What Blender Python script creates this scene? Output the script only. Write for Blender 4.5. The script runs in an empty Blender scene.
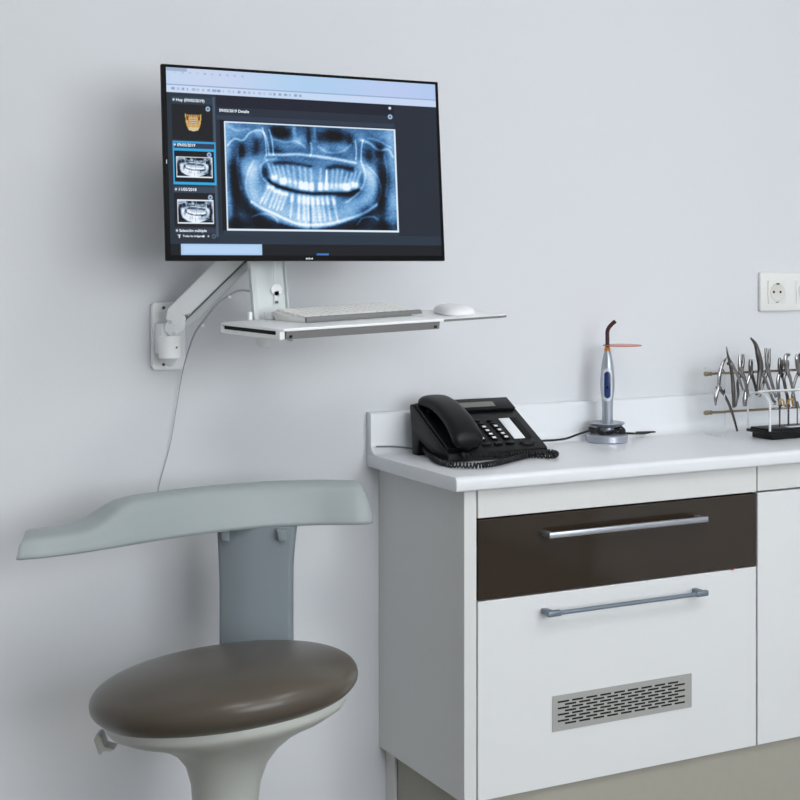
import bpy, bmesh, math, random
import numpy as np
from mathutils import Vector, Matrix
random.seed(7)
rng = np.random.default_rng(7)
C = bpy.context.scene.collection
PI = math.pi

# ------------------------------------------------------------------ survey
# plan coordinates: X along the back wall, Y distance from the camera towards the wall (wall at Y=2.4)
F, TH, V0, HC = 1415.2, 0.4768, 262.6, 1.24
SN, CS = math.sin(TH), math.cos(TH)
YW = 2.4
def wp(X, Y, z):                       # plan -> world
    return Vector((X, Y - YW, z))
def at(u, v, Y):                       # measured direction + known plan distance -> world point
    k = (u - 400) / F
    X = Y * (SN + k * CS) / (CS - k * SN)
    d = X * SN + Y * CS
    return wp(X, Y, HC + (V0 - v) / F * d)
def rd(r, d, z):                       # camera-relative plan (right, forward) -> world
    return wp(r * CS + d * SN, d * CS - r * SN, z)
def ray(u, v):
    k = (u - 400) / F
    return Vector((SN + k * CS, CS - k * SN, (V0 - v) / F))
CAM = Vector((0, -YW, HC))
def on_plane(u, v, p, n):
    r = ray(u, v)
    t = (p - CAM).dot(n) / r.dot(n)
    return CAM + r * t

# ------------------------------------------------------------------ materials
def lin(c):
    c = c / 255.0
    return c / 12.92 if c <= 0.04045 else ((c + 0.055) / 1.055) ** 2.4
def rgb(r, g, b):
    return (lin(r), lin(g), lin(b), 1)
def mat(name, col, rough=0.5, metal=0.0, spec=0.5, var=0.04, scale=30, bump=0.0, bscale=300, trans=0.0, ior=1.45, coat=0.0, alpha=1.0, stretch=None):
    m = bpy.data.materials.new(name); m.use_nodes = True
    nt = m.node_tree; b = nt.nodes['Principled BSDF']
    b.inputs['Roughness'].default_value = rough
    b.inputs['Metallic'].default_value = metal
    b.inputs['Specular IOR Level'].default_value = spec
    b.inputs['IOR'].default_value = ior
    b.inputs['Transmission Weight'].default_value = trans
    b.inputs['Coat Weight'].default_value = coat
    b.inputs['Alpha'].default_value = alpha
    tc = nt.nodes.new('ShaderNodeTexCoord')
    src = tc.outputs['Object']
    if stretch:
        mp = nt.nodes.new('ShaderNodeMapping'); mp.inputs['Scale'].default_value = stretch
        nt.links.new(src, mp.inputs['Vector']); src = mp.outputs['Vector']
    nz = nt.nodes.new('ShaderNodeTexNoise'); nz.inputs['Scale'].default_value = scale
    nz.inputs['Detail'].default_value = 3
    nt.links.new(src, nz.inputs['Vector'])
    mx = nt.nodes.new('ShaderNodeMix'); mx.data_type = 'RGBA'
    mx.inputs['A'].default_value = tuple(c * (1 - var) for c in col[:3]) + (1,)
    mx.inputs['B'].default_value = tuple(min(1, c * (1 + var)) for c in col[:3]) + (1,)
    nt.links.new(nz.outputs['Fac'], mx.inputs['Factor'])
    nt.links.new(mx.outputs['Result'], b.inputs['Base Color'])
    if bump:
        n2 = nt.nodes.new('ShaderNodeTexNoise'); n2.inputs['Scale'].default_value = bscale
        nt.links.new(src, n2.inputs['Vector'])
        bp = nt.nodes.new('ShaderNodeBump'); bp.inputs['Strength'].default_value = bump
        bp.inputs['Distance'].default_value = 0.001
        nt.links.new(n2.outputs['Fac'], bp.inputs['Height'])
        nt.links.new(bp.outputs['Normal'], b.inputs['Normal'])
    return m
def emit(name, col, strength):
    m = bpy.data.materials.new(name); m.use_nodes = True
    nt = m.node_tree; b = nt.nodes['Principled BSDF']
    b.inputs['Base Color'].default_value = (0.02, 0.02, 0.02, 1)
    b.inputs['Emission Color'].default_value = col
    b.inputs['Emission Strength'].default_value = strength
    b.inputs['Roughness'].default_value = 0.6
    b.inputs['Specular IOR Level'].default_value = 0.1
    return m

EXPOSURE = 0.24
M = dict(
    wall=mat('painted_plaster', (0.695, 0.716, 0.744, 1), 0.75, var=0.012, scale=3, bump=0.12, bscale=260),
    room=mat('room_paint', (0.72, 0.73, 0.74, 1), 0.8, var=0.01, scale=3),
    roomdark=mat('room_accent_paint', (0.50, 0.49, 0.48, 1), 0.8, var=0.02, scale=3),
    ceil=mat('ceiling_paint', (0.8, 0.8, 0.8, 1), 0.8, var=0.01, scale=3),
    floor=mat('vinyl_floor', rgb(118, 112, 103), 0.5, var=0.05, scale=6),
    white=mat('white_laminate', (0.73, 0.75, 0.76, 1), 0.32, var=0.01, scale=60),
    panel=mat('white_textured_laminate', (0.68, 0.685, 0.68, 1), 0.5, var=0.02, scale=8, bump=0.1, bscale=90, stretch=(40, 40, 1)),
    top=mat('worktop_laminate', (0.77, 0.795, 0.825, 1), 0.3, var=0.008, scale=40),
    dark_glass=mat('brown_gloss_glass', rgb(49, 41, 33), 0.06, spec=0.55, var=0.05, scale=4),
    gap=mat('dark_gap', rgb(38, 36, 34), 0.8),
    plinth=mat('beige_plinth', rgb(164, 161, 150), 0.6, var=0.03, scale=60),
    alu=mat('brushed_aluminium', rgb(190, 196, 204), 0.34, metal=0.85, var=0.05, scale=20, stretch=(1, 60, 60)),
    alu2=mat('satin_grey_metal', rgb(128, 141, 154), 0.42, metal=0.55, var=0.05, scale=20, stretch=(1, 60, 60)),
    grille=mat('grey_grille_metal', rgb(178, 178, 176), 0.5, metal=0.35, var=0.03, scale=40),
    steel=mat('instrument_steel', rgb(150, 148, 148), 0.2, metal=1.0, var=0.12, scale=60),
    steel_d=mat('dark_steel', rgb(104, 101, 100), 0.24, metal=1.0, var=0.12, scale=60),
    bronze=mat('bronze_rail', rgb(150, 134, 112), 0.35, metal=0.8, var=0.1, scale=60),
    gold=mat('gold_band', rgb(205, 160, 80), 0.3, metal=0.8, var=0.1, scale=60),
    black=mat('black_plastic', rgb(12, 13, 15), 0.36, spec=0.28, var=0.1, scale=50),
    black_t=mat('black_textured_plastic', rgb(14, 15, 18), 0.4, spec=0.3, var=0.1, scale=80, bump=0.1, bscale=900),
    key=mat('dark_key', rgb(12, 13, 15), 0.4, spec=0.3),
    legend=mat('white_print', rgb(232, 236, 240), 0.5),
    lcd=mat('lcd_grey', rgb(112, 114, 106), 0.25),
    rubber=mat('black_rubber', rgb(18, 18, 20), 0.5),
    bezel=mat('monitor_black', rgb(5, 5, 6), 0.5, spec=0.15),
    armw=mat('white_enamel', (0.88, 0.90, 0.91, 1), 0.36, var=0.01),
    armg=mat('pale_grey_enamel', (0.66, 0.70, 0.70, 1), 0.4, var=0.02),
    armd=mat('seam_shadow_grey', rgb(96, 98, 100), 0.6),
    trayg=mat('grey_soft_edge', rgb(118, 118, 118), 0.6, var=0.03),
    keyw=mat('white_keycap', (0.80, 0.80, 0.78, 1), 0.5, var=0.02),
    mouse=mat('white_mouse', (0.84, 0.85, 0.86, 1), 0.3, var=0.01),
    cable=mat('white_cable', (0.76, 0.77, 0.78, 1), 0.5),
    cablel=mat('pale_grey_cable', rgb(176, 176, 178), 0.5),
    cableg=mat('grey_cable', rgb(118, 120, 126), 0.5),
    sock=mat('socket_white', (0.79, 0.79, 0.77, 1), 0.35, var=0.01),
    sockr=mat('socket_recess_white', (0.70, 0.69, 0.65, 1), 0.45),
    hole=mat('black_hole', rgb(14, 14, 14), 0.8),
    stoolg=mat('grey_green_plastic', rgb(154, 163, 165), 0.42, var=0.02, scale=10, bump=0.05, bscale=700),
    stoolb=mat('blue_grey_plastic', rgb(130, 140, 146), 0.5, var=0.02, scale=10),
    stoolp=mat('pale_grey_plastic', rgb(186, 189, 184), 0.35, var=0.02, scale=10),
    seat=mat('taupe_upholstery', rgb(82, 75, 66), 0.3, spec=0.5, var=0.04, scale=20, bump=0.06, bscale=900),
    chrome=mat('chrome', rgb(200, 200, 205), 0.12, metal=1),
    lampbody=mat('silver_plastic', rgb(172, 178, 188), 0.3, metal=0.55, var=0.03),
    lightgrey=mat('light_grey_plastic', rgb(206, 210, 216), 0.35),
    blue=mat('blue_buttons', rgb(20, 48, 100), 0.35),
    orange=mat('orange_shield', rgb(208, 104, 72), 0.2, trans=0.12, ior=1.2),
    orange_r=mat('orange_collar', rgb(214, 140, 60), 0.3),
    rod=mat('dark_red_glass_rod', rgb(58, 28, 30), 0.2),
    acry=mat('clear_acrylic', (0.985, 0.99, 0.995, 1), 0.03, trans=1.0, ior=1.07, spec=0.4, var=0.0),
    acrye=mat('lit_acrylic_edge', (0.88, 0.90, 0.92, 1), 0.4, trans=0.25, ior=1.2, var=0.01),  # whiteness paints in the light that clear acrylic edges catch
    red=mat('red_bumper', rgb(200, 60, 75), 0.4),
    card=mat('white_card', rgb(235, 238, 242), 0.6),
)
LAMP = emit('ceiling_panel_light', (1.0, 0.985, 0.96, 1), 6.9)
FILL_GLOW = emit('fill_window_glow', (0.90, 0.95, 1.0, 1), 6.3)  # glow of the added window, fill light from the front

# ------------------------------------------------------------------ object helpers
MW = {}
def tag(o, label=None, cat=None, group=None, kind=None):
    if label: o['label'] = label
    if cat: o['category'] = cat
    if group: o['group'] = group
    if kind: o['kind'] = kind
    return o
def thing(name, label, cat, mtx, group=None):
    o = bpy.data.objects.new(name, None); C.objects.link(o)
    o.empty_display_size = 0.05
    if isinstance(mtx, Vector): mtx = Matrix.Translation(mtx)
    o.matrix_world = mtx; MW[o] = mtx.copy()
    return tag(o, label, cat, group)

class MB:
    def __init__(s): s.bm = bmesh.new()
    def _bev(s, verts, w, seg):
        if w > 0:
            es = list({e for v in verts for e in v.link_edges})
            bmesh.ops.bevel(s.bm, geom=es, offset=w, segments=seg, affect='EDGES', profile=0.5, clamp_overlap=True)
    def box(s, x0, x1, y0, y1, z0, z1, bev=0.0, seg=2, m=None):
        mm = Matrix.Translation(((x0 + x1) / 2, (y0 + y1) / 2, (z0 + z1) / 2)) @ Matrix.Diagonal((abs(x1 - x0), abs(y1 - y0), abs(z1 - z0), 1))
        g = bmesh.ops.create_cube(s.bm, size=1, matrix=mm)
        if m is not None: bmesh.ops.transform(s.bm, matrix=m, verts=g['verts'])
        s._bev(g['verts'], bev, seg); return s
    def prism(s, poly, h0, h1, m=None, bev=0.0, seg=2):        # polygon in local xy, extruded along z
        a = [s.bm.verts.new((p[0], p[1], h0)) for p in poly]
        b = [s.bm.verts.new((p[0], p[1], h1)) for p in poly]
        n = len(poly); fs = [s.bm.faces.new(a[::-1]), s.bm.faces.new(b)]
        for i in range(n): fs.append(s.bm.faces.new((a[i], a[(i + 1) % n], b[(i + 1) % n], b[i])))
        bmesh.ops.recalc_face_normals(s.bm, faces=fs)
        if m is not None: bmesh.ops.transform(s.bm, matrix=m, verts=a + b)
        if bev:
            es = list({e for f in fs[:2] for e in f.edges})
            bmesh.ops.bevel(s.bm, geom=es, offset=bev, segments=seg, affect='EDGES', profile=0.5, clamp_overlap=True)
        return s
    def rings(s, rings, cap=True, closed=False):
        vs = [[s.bm.verts.new(p) for p in r] for r in rings]
        n = len(vs[0]); fs = []
        R = range(len(vs)) if closed else range(len(vs) - 1)
        for i in R:
            a, b = vs[i], vs[(i + 1) % len(vs)]
            for j in range(n):
                fs.append(s.bm.faces.new((a[j], a[(j + 1) % n], b[(j + 1) % n], b[j])))
        if cap and not closed:
            fs.append(s.bm.faces.new(vs[0][::-1])); fs.append(s.bm.faces.new(vs[-1]))
        bmesh.ops.recalc_face_normals(s.bm, faces=fs)
        return s
    def lathe(s, prof, n=40, m=None):                          # (r,z) profile
        rings = []
        for r, z in prof:
            rr = max(r, 1e-5)
            ring = [Vector((rr * math.cos(2 * PI * j / n), rr * math.sin(2 * PI * j / n), z)) for j in range(n)]
            rings.append([m @ p for p in ring] if m is not None else ring)
        return s.rings(rings)
    def tube(s, pts, r, n=8, flat=None, up=None, cap=True):    # flat: radius factor along `up`
        pts = [Vector(p) for p in pts]
        rs = r if isinstance(r, (list, tuple)) else [r] * len(pts)
        T = []
        for i in range(len(pts)):
            t = pts[min(i + 1, len(pts) - 1)] - pts[max(i - 1, 0)]
            T.append(t.normalized() if t.length > 1e-9 else Vector((0, 0, 1)))
        nrm = Vector(up) if up is not None else Vector((0.3, 0.2, 1)) if abs(T[0].z) < 0.9 else Vector((1, 0.2, 0))
        rings = []
        for p, t, rr in zip(pts, T, rs):
            nrm0 = Vector(up) if up is not None else nrm
            nn = (nrm0 - t * nrm0.dot(t)).normalized(); bb = t.cross(nn); nrm = nn
            fl = flat or 1.0
            rings.append([p + nn * (rr * fl * math.cos(2 * PI * j / n)) + bb * (rr * math.sin(2 * PI * j / n)) for j in range(n)])
        return s.rings(rings, cap=cap)
    def build(s, name, m, parent=None, world=True, smooth=True, kind=None, subsurf=0, angle=35):
        me = bpy.data.meshes.new(name)
        s.bm.normal_update()
        if parent is not None and world:
            s.bm.transform(MW[parent].inverted())
        s.bm.to_mesh(me); s.bm.free()
        me.materials.append(m)
        o = bpy.data.objects.new(name, me); C.objects.link(o)
        if smooth:
            me.polygons.foreach_set('use_smooth', [True] * len(me.polygons))
            try: me.set_sharp_from_angle(angle=math.radians(angle))
            except Exception: pass
        if subsurf:
            md = o.modifiers.new('smooth', 'SUBSURF'); md.levels = subsurf; md.render_levels = subsurf
        if parent is not None:
            o.parent = parent; MW[o] = MW[parent].copy()
        else: MW[o] = Matrix.Identity(4)
        if kind: o['kind'] = kind
        return o
def bez(pts, n=12):                                            # Catmull-Rom through points
    P = [Vector(p) for p in pts]; P = [2 * P[0] - P[1]] + P + [2 * P[-1] - P[-2]]
    out = []
    for i in range(1, len(P) - 2):
        for k in range(n):
            t = k / n; a, b, c, d = P[i - 1], P[i], P[i + 1], P[i + 2]
            out.append(0.5 * ((2 * b) + (c - a) * t + (2 * a - 5 * b + 4 * c - d) * t * t + (3 * b - a - 3 * c + d) * t ** 3))
    out.append(P[-2]); return out
def rrect(x0, x1, y0, y1, r, n=5):
    out = []
    for cx, cy, a0 in ((x1 - r, y1 - r, 0), (x0 + r, y1 - r, 90), (x0 + r, y0 + r, 180), (x1 - r, y0 + r, 270)):
        for k in range(n + 1):
            a = math.radians(a0 + 90 * k / n); out.append((cx + r * math.cos(a), cy + r * math.sin(a)))
    return out
def frame(o, ex, ey, ez=None):
    ex = ex.normalized(); ey = (ey - ex * ey.dot(ex)).normalized(); ez = ex.cross(ey)
    m = Matrix((ex, ey, ez)).transposed().to_4x4(); m.translation = o
    return m

# ------------------------------------------------------------------ room
def struct(name, mb, m): return mb.build(name, m, None, smooth=False, kind='structure')
XL, XR, YF, ZC = -1.7, 3.3, -4.6, 2.7
struct('floor', MB().box(XL, XR, YF, 0, -0.1, 0), M['floor'])
struct('ceiling', MB().box(XL, XR, YF, 0, ZC, ZC + 0.1), M['ceil'])
struct('wall_back', MB().box(XL - 0.1, XR + 0.1, 0, 0.1, -0.1, ZC + 0.1), M['wall'])
struct('wall_left', MB().box(XL - 0.1, XL, YF, 0, -0.1, ZC + 0.1), M['roomdark'])
struct('wall_right', MB().box(XR, XR + 0.1, YF, 0, -0.1, ZC + 0.1), M['room'])
struct('wall_front', MB().box(XL - 0.1, XR + 0.1, YF - 0.1, YF, -0.1, ZC + 0.1), M['roomdark'])
dr = MB().box(XR - .02, XR - .0005, -3.95, -3.05, 0, 2.05, .004)  # unseen door, added to give the glass drawer vertical lines to reflect
for a in ((-4.03, -3.95), (-3.05, -2.97)): dr.box(XR - .035, XR - .0005, a[0], a[1], 0, 2.13, .003)
d1 = struct('added_door_1', dr.box(XR - .035, XR - .0005, -3.95, -3.05, 2.05, 2.13, .003), M['roomdark'])
MB().tube([(XR - .02, -3.13, 1.02), (XR - .06, -3.13, 1.02), (XR - .06, -3.25, 1.02)], .009, 10).build('added_door_handle', M['chrome'], d1)
# unseen glowing window, added behind the camera as soft front fill
wf = MB()
wx0, wx1, wz0, wz1 = 0.25, 2.85, 0.9, 2.5
for a in ((wx0 - .06, wx0, wz0 - .06, wz1 + .06), (wx1, wx1 + .06, wz0 - .06, wz1 + .06), (wx0, wx1, wz0 - .06, wz0), (wx0, wx1, wz1, wz1 + .06), ((wx0 + wx1) / 2 - .03, (wx0 + wx1) / 2 + .03, wz0, wz1)):
    wf.box(a[0], a[1], YF, YF + 0.05, a[2], a[3])
w1 = struct('fill_window_1', wf, M['white'])
wpn = MB().box(wx0, wx1, YF + 0.004, YF + 0.014, wz0, wz1).build('fill_window_pane', FILL_GLOW, w1, smooth=False)
def ceiling_light(x, y, sx, sy, label):
    t = thing('ceiling_light', label, 'ceiling light', Vector((x, y, ZC)), None)
    f = MB()
    for a in ((-sx / 2 - .02, -sx / 2, -sy / 2 - .02, sy / 2 + .02), (sx / 2, sx / 2 + .02, -sy / 2 - .02, sy / 2 + .02), (-sx / 2, sx / 2, -sy / 2 - .02, -sy / 2), (-sx / 2, sx / 2, sy / 2, sy / 2 + .02)):
        f.box(a[0], a[1], a[2], a[3], -0.03, 0)
    f.build('frame', M['white'], t, world=False, smooth=False)
    MB().box(-sx / 2, sx / 2, -sy / 2, sy / 2, -0.022, -0.012).build('diffuser', LAMP, t, world=False, smooth=False)
ceiling_light(1.95, -2.2, 0.6, 1.2, 'square-edged white ceiling panel light over the cabinet side of the room')
ceiling_light(0.35, -2.4, 0.6, 1.2, 'white ceiling panel light over the middle of the room')

# ------------------------------------------------------------------ cabinets and worktop
zZ = lambda Z: Z + HC
ZT, ZM, ZB = zZ(-.4365), zZ(-.5756), zZ(-.9162)
ZW = 0.8805; ZU = zZ(-.3846)
YFR = 2.0756; XP, XI, X1 = 1.1942, 1.2208, 1.8355
XEND = 2.45
fy = YFR - YW
def slotted(x0, x1, z0, z1, y, rows, cols, th):
    bm = bmesh.new()
    def quad(a, b, c, d):
        if b - a > 1e-6 and d - c > 1e-6:
            vs = [bm.verts.new(p) for p in ((a, y, c), (b, y, c), (b, y, d), (a, y, d))]
            bm.faces.new(vs)
    mx, mz = .011, .009
    H = (z1 - z0 - 2 * mz) / rows
    pitch = (x1 - x0 - 2 * mx) / (cols + .45)
    quad(x0, x1, z0, z0 + mz); quad(x0, x1, z1 - mz, z1)
    for i in range(rows):
        za, zb = z1 - mz - (i + 1) * H, z1 - mz - i * H
        off = 0 if i % 2 == 0 else pitch * .5
        sl = pitch * .80; sh = H * .60
        zc = (za + zb) / 2
        quad(x0, x1, za, zc - sh / 2); quad(x0, x1, zc + sh / 2, zb)
        cur = x0
        for j in range(cols):
            a = x0 + mx + off + j * pitch; quad(cur, a, zc - sh / 2, zc + sh / 2); cur = a + sl
        quad(cur, x1, zc - sh / 2, zc + sh / 2)
    bmesh.ops.remove_doubles(bm, verts=bm.verts, dist=1e-6)
    r = bmesh.ops.extrude_face_region(bm, geom=list(bm.faces))
    bmesh.ops.translate(bm, vec=(0, th, 0), verts=[g for g in r['geom'] if isinstance(g, bmesh.types.BMVert)])
    bmesh.ops.recalc_face_normals(bm, faces=bm.faces)
    mb = MB(); mb.bm.free(); mb.bm = bm
    return mb
cab = thing('base_cabinet', 'white base cabinet with a brown glass drawer over a white vented front', 'cabinet', Vector((XP, fy, 0)))
MB().box(XP, XI - .0022, fy, -.001, ZB, ZU - .0005, .0012).build('side_panel', M['panel'], cab, smooth=False)
MB().box(XI, X1 - .0012, fy + .021, -.001, ZB + .002, ZU - .0005).build('carcass', M['gap'], cab, smooth=False)
MB().box(XI + .0005, X1 - .0018, fy, fy + .019, ZT + .0015, ZU - .0005, .001).build('frieze_rail', M['panel'], cab, smooth=False)
def handle(parent, x0, x1, z, y, m, flat):
    h = MB()
    if flat:
        h.box(x0, x1, y - .029, y - .023, z - .0050, z + .0050, .0012)
        h.box(x0, x0 + .012, y - .024, y - .0002, z - .004, z + .004, .001)
        h.box(x1 - .012, x1, y - .024, y - .0002, z - .004, z + .004, .001)
    else:
        h.tube([(x0, y - .026, z), (x1, y - .026, z)], .0038, 10)
        for xa, xb in ((x0 - .002, x0 + .026), (x1 - .026, x1 + .002)):
            h.box(xa, xb, y - .031, y - .021, z - .005, z + .0055, .0025)
            xm = xa + .004 if xa < x0 else xb - .016
            h.box(xm, xm + .012, y - .022, y - .0002, z - .005, z + .005, .002)
    return h.build('handle', m, parent)
dg = MB().box(XI + .0005, X1 - .003, fy - .001, fy + .019, ZM + .0012, ZT - .0012, .0008).build('glass_drawer_front', M['dark_glass'], cab, smooth=False)
handle(dg, 1.347, 1.6935, zZ(-.4705), fy - .001, M['alu'], True)
df = MB().box(XI + .0005, X1 - .003, fy, fy + .019, ZB, ZM - .0012, .001).build('drawer_front', M['white'], cab, smooth=False)
handle(df, 1.346, 1.692, zZ(-.6062), fy, M['alu2'], False)
g = slotted(1.3712, 1.6775, zZ(-.8205), zZ(-.758), fy - .0016, 8, 9, .0006).build('vent_grille', M['grille'], df, smooth=False)
MB().box(1.375, 1.674, fy - .0009, fy - .0002, zZ(-.817), zZ(-.762)).build('vent_opening', M['hole'], df, smooth=False)
pr = at(733, 569.2, YFR - .002)
MB().box(pr.x - .003, pr.x + .003, fy - .0025, fy - .0002, pr.z - .002, pr.z + .0015, .001).build('bumper', M['red'], df)
tag(MB().box(1.2085, 1.2142, -.038, -.001, 0, ZB - .001, .001).build('batten', M['panel'], None, smooth=False), 'narrow white upright strip against the wall under the cabinet side', 'trim')
tag(MB().box(1.2150, 2.43, fy + .012, -.001, 0, ZB - .001).build('plinth', M['plinth'], None, smooth=False), 'beige plinth board running along below the white cabinets', 'plinth')

cab2 = thing('base_cabinet', 'plain white base cabinet at the right edge below the pliers', 'cabinet', Vector((X1, fy, 0)))
MB().box(X1 + .0012, 2.432, fy + .021, -.001, ZB + .002, ZU - .0005).build('carcass', M['gap'], cab2, smooth=False)
MB().box(X1 + .0012, 2.43, fy, fy + .019, ZT + .0025, ZU - .0005, .001).build('frieze_rail', M['panel'], cab2, smooth=False)
MB().box(X1 + .0012, 2.43, fy, fy + .019, ZB, ZT - .0012, .001).build('door', M['white'], cab2, smooth=False)
MB().box(2.4335, 2.452, fy, -.001, 0, ZU - .0005, .001).build('side_panel', M['panel'], cab2, smooth=False)

# worktop: side profiles swept along X
XC, YC = 1.1687, 2.0568
wt = thing('worktop', 'white laminate worktop with upstand running along the back wall over the cabinets', 'worktop', Vector((XC, YC - YW, ZU)))
def arc(cx, cy, r, a0, a1, n=6): return [(cx + r * math.cos(math.radians(a0 + (a1 - a0) * i / n)), cy + r * math.sin(math.radians(a0 + (a1 - a0) * i / n))) for i in range(n + 1)]
yb = -.0005; yface = -.018; y0 = YC - YW
prof = [(yb, ZU)] + arc(y0 + .004, ZU + .004, .004, 270, 180, 3) + arc(y0 + .009, ZW - .009, .009, 180, 90, 6) + [(-.046, ZW), (yb, ZW)]
mX = Matrix(((0, 0, 1, 0), (1, 0, 0, 0), (0, 1, 0, 0), (0, 0, 0, 1)))
MB().prism(prof, XC, 2.47, mX, .0025, 2).build('countertop', M['top'], wt)
ZBS = zZ(-.2815)
bprof = [(-.046, ZW + .0002)] + arc(yface - .022, ZW + .022, .022, 270, 360, 6)[1:] + arc(yface + .006, ZBS - .006, .006, 180, 90, 4) + arc(yb - .004, ZBS - .004, .004, 90, 0, 3) + [(yb, ZW + .0002)]
MB().prism(bprof, XC, 2.47, mX, .0015, 2).build('upstand', M['top'], wt)

# ------------------------------------------------------------------ wall socket
p0 = at(757.6, 272.5, YW); zs1, zs0 = zZ(-.0215), zZ(-.1065)
xs0 = p0.x; sw = .172
so = thing('wall_socket', 'white double wall socket on the plain wall above the pliers', 'socket', Vector((xs0 + sw / 2, 0, (zs0 + zs1) / 2)))
MB().box(xs0, xs0 + sw, -.010, -.0005, zs0, zs1, .0025).build('frame', M['sock'], so)
zc = (zs0 + zs1) / 2 - .0008
mXZ = lambda x, y, z: Matrix.Translation((x, y, z)) @ Matrix.Rotation(PI / 2, 4, 'X')
for k in range(2):
    cx = xs0 + .0455 + .081 * k
    ins = MB().box(cx - .0258, cx + .0258, -.0125, -.0101, zc - .0258, zc + .0258, .001).build('insert', M['sock'], so)
    # round well: rim, sloped wall, floor
    MB().lathe([(.0205, .0002), (.0205, .0012), (.0192, .0014), (.0185, .0006), (.0178, .0003), (0, .0003)], 36, mXZ(cx, -.0125, zc)).build('well', M['sockr'], ins)
    for sx in (-1, 1):
        MB().lathe([(.0029, 0), (.0029, .0006), (0, .0006)], 16, mXZ(cx + sx * .0095 - .001, -.0126, zc)).build('pin_hole', M['hole'], ins)
    MB().box(cx - .004, cx + .004, -.0152, -.0132, zc + .0165, zc + .0195, .0005).build('earth_clip', M['steel_d'], ins)
    MB().box(cx - .005, cx + .003, -.0134, -.0126, zc - .0235, zc - .0217).build('mark', M['alu2'], ins)

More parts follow.
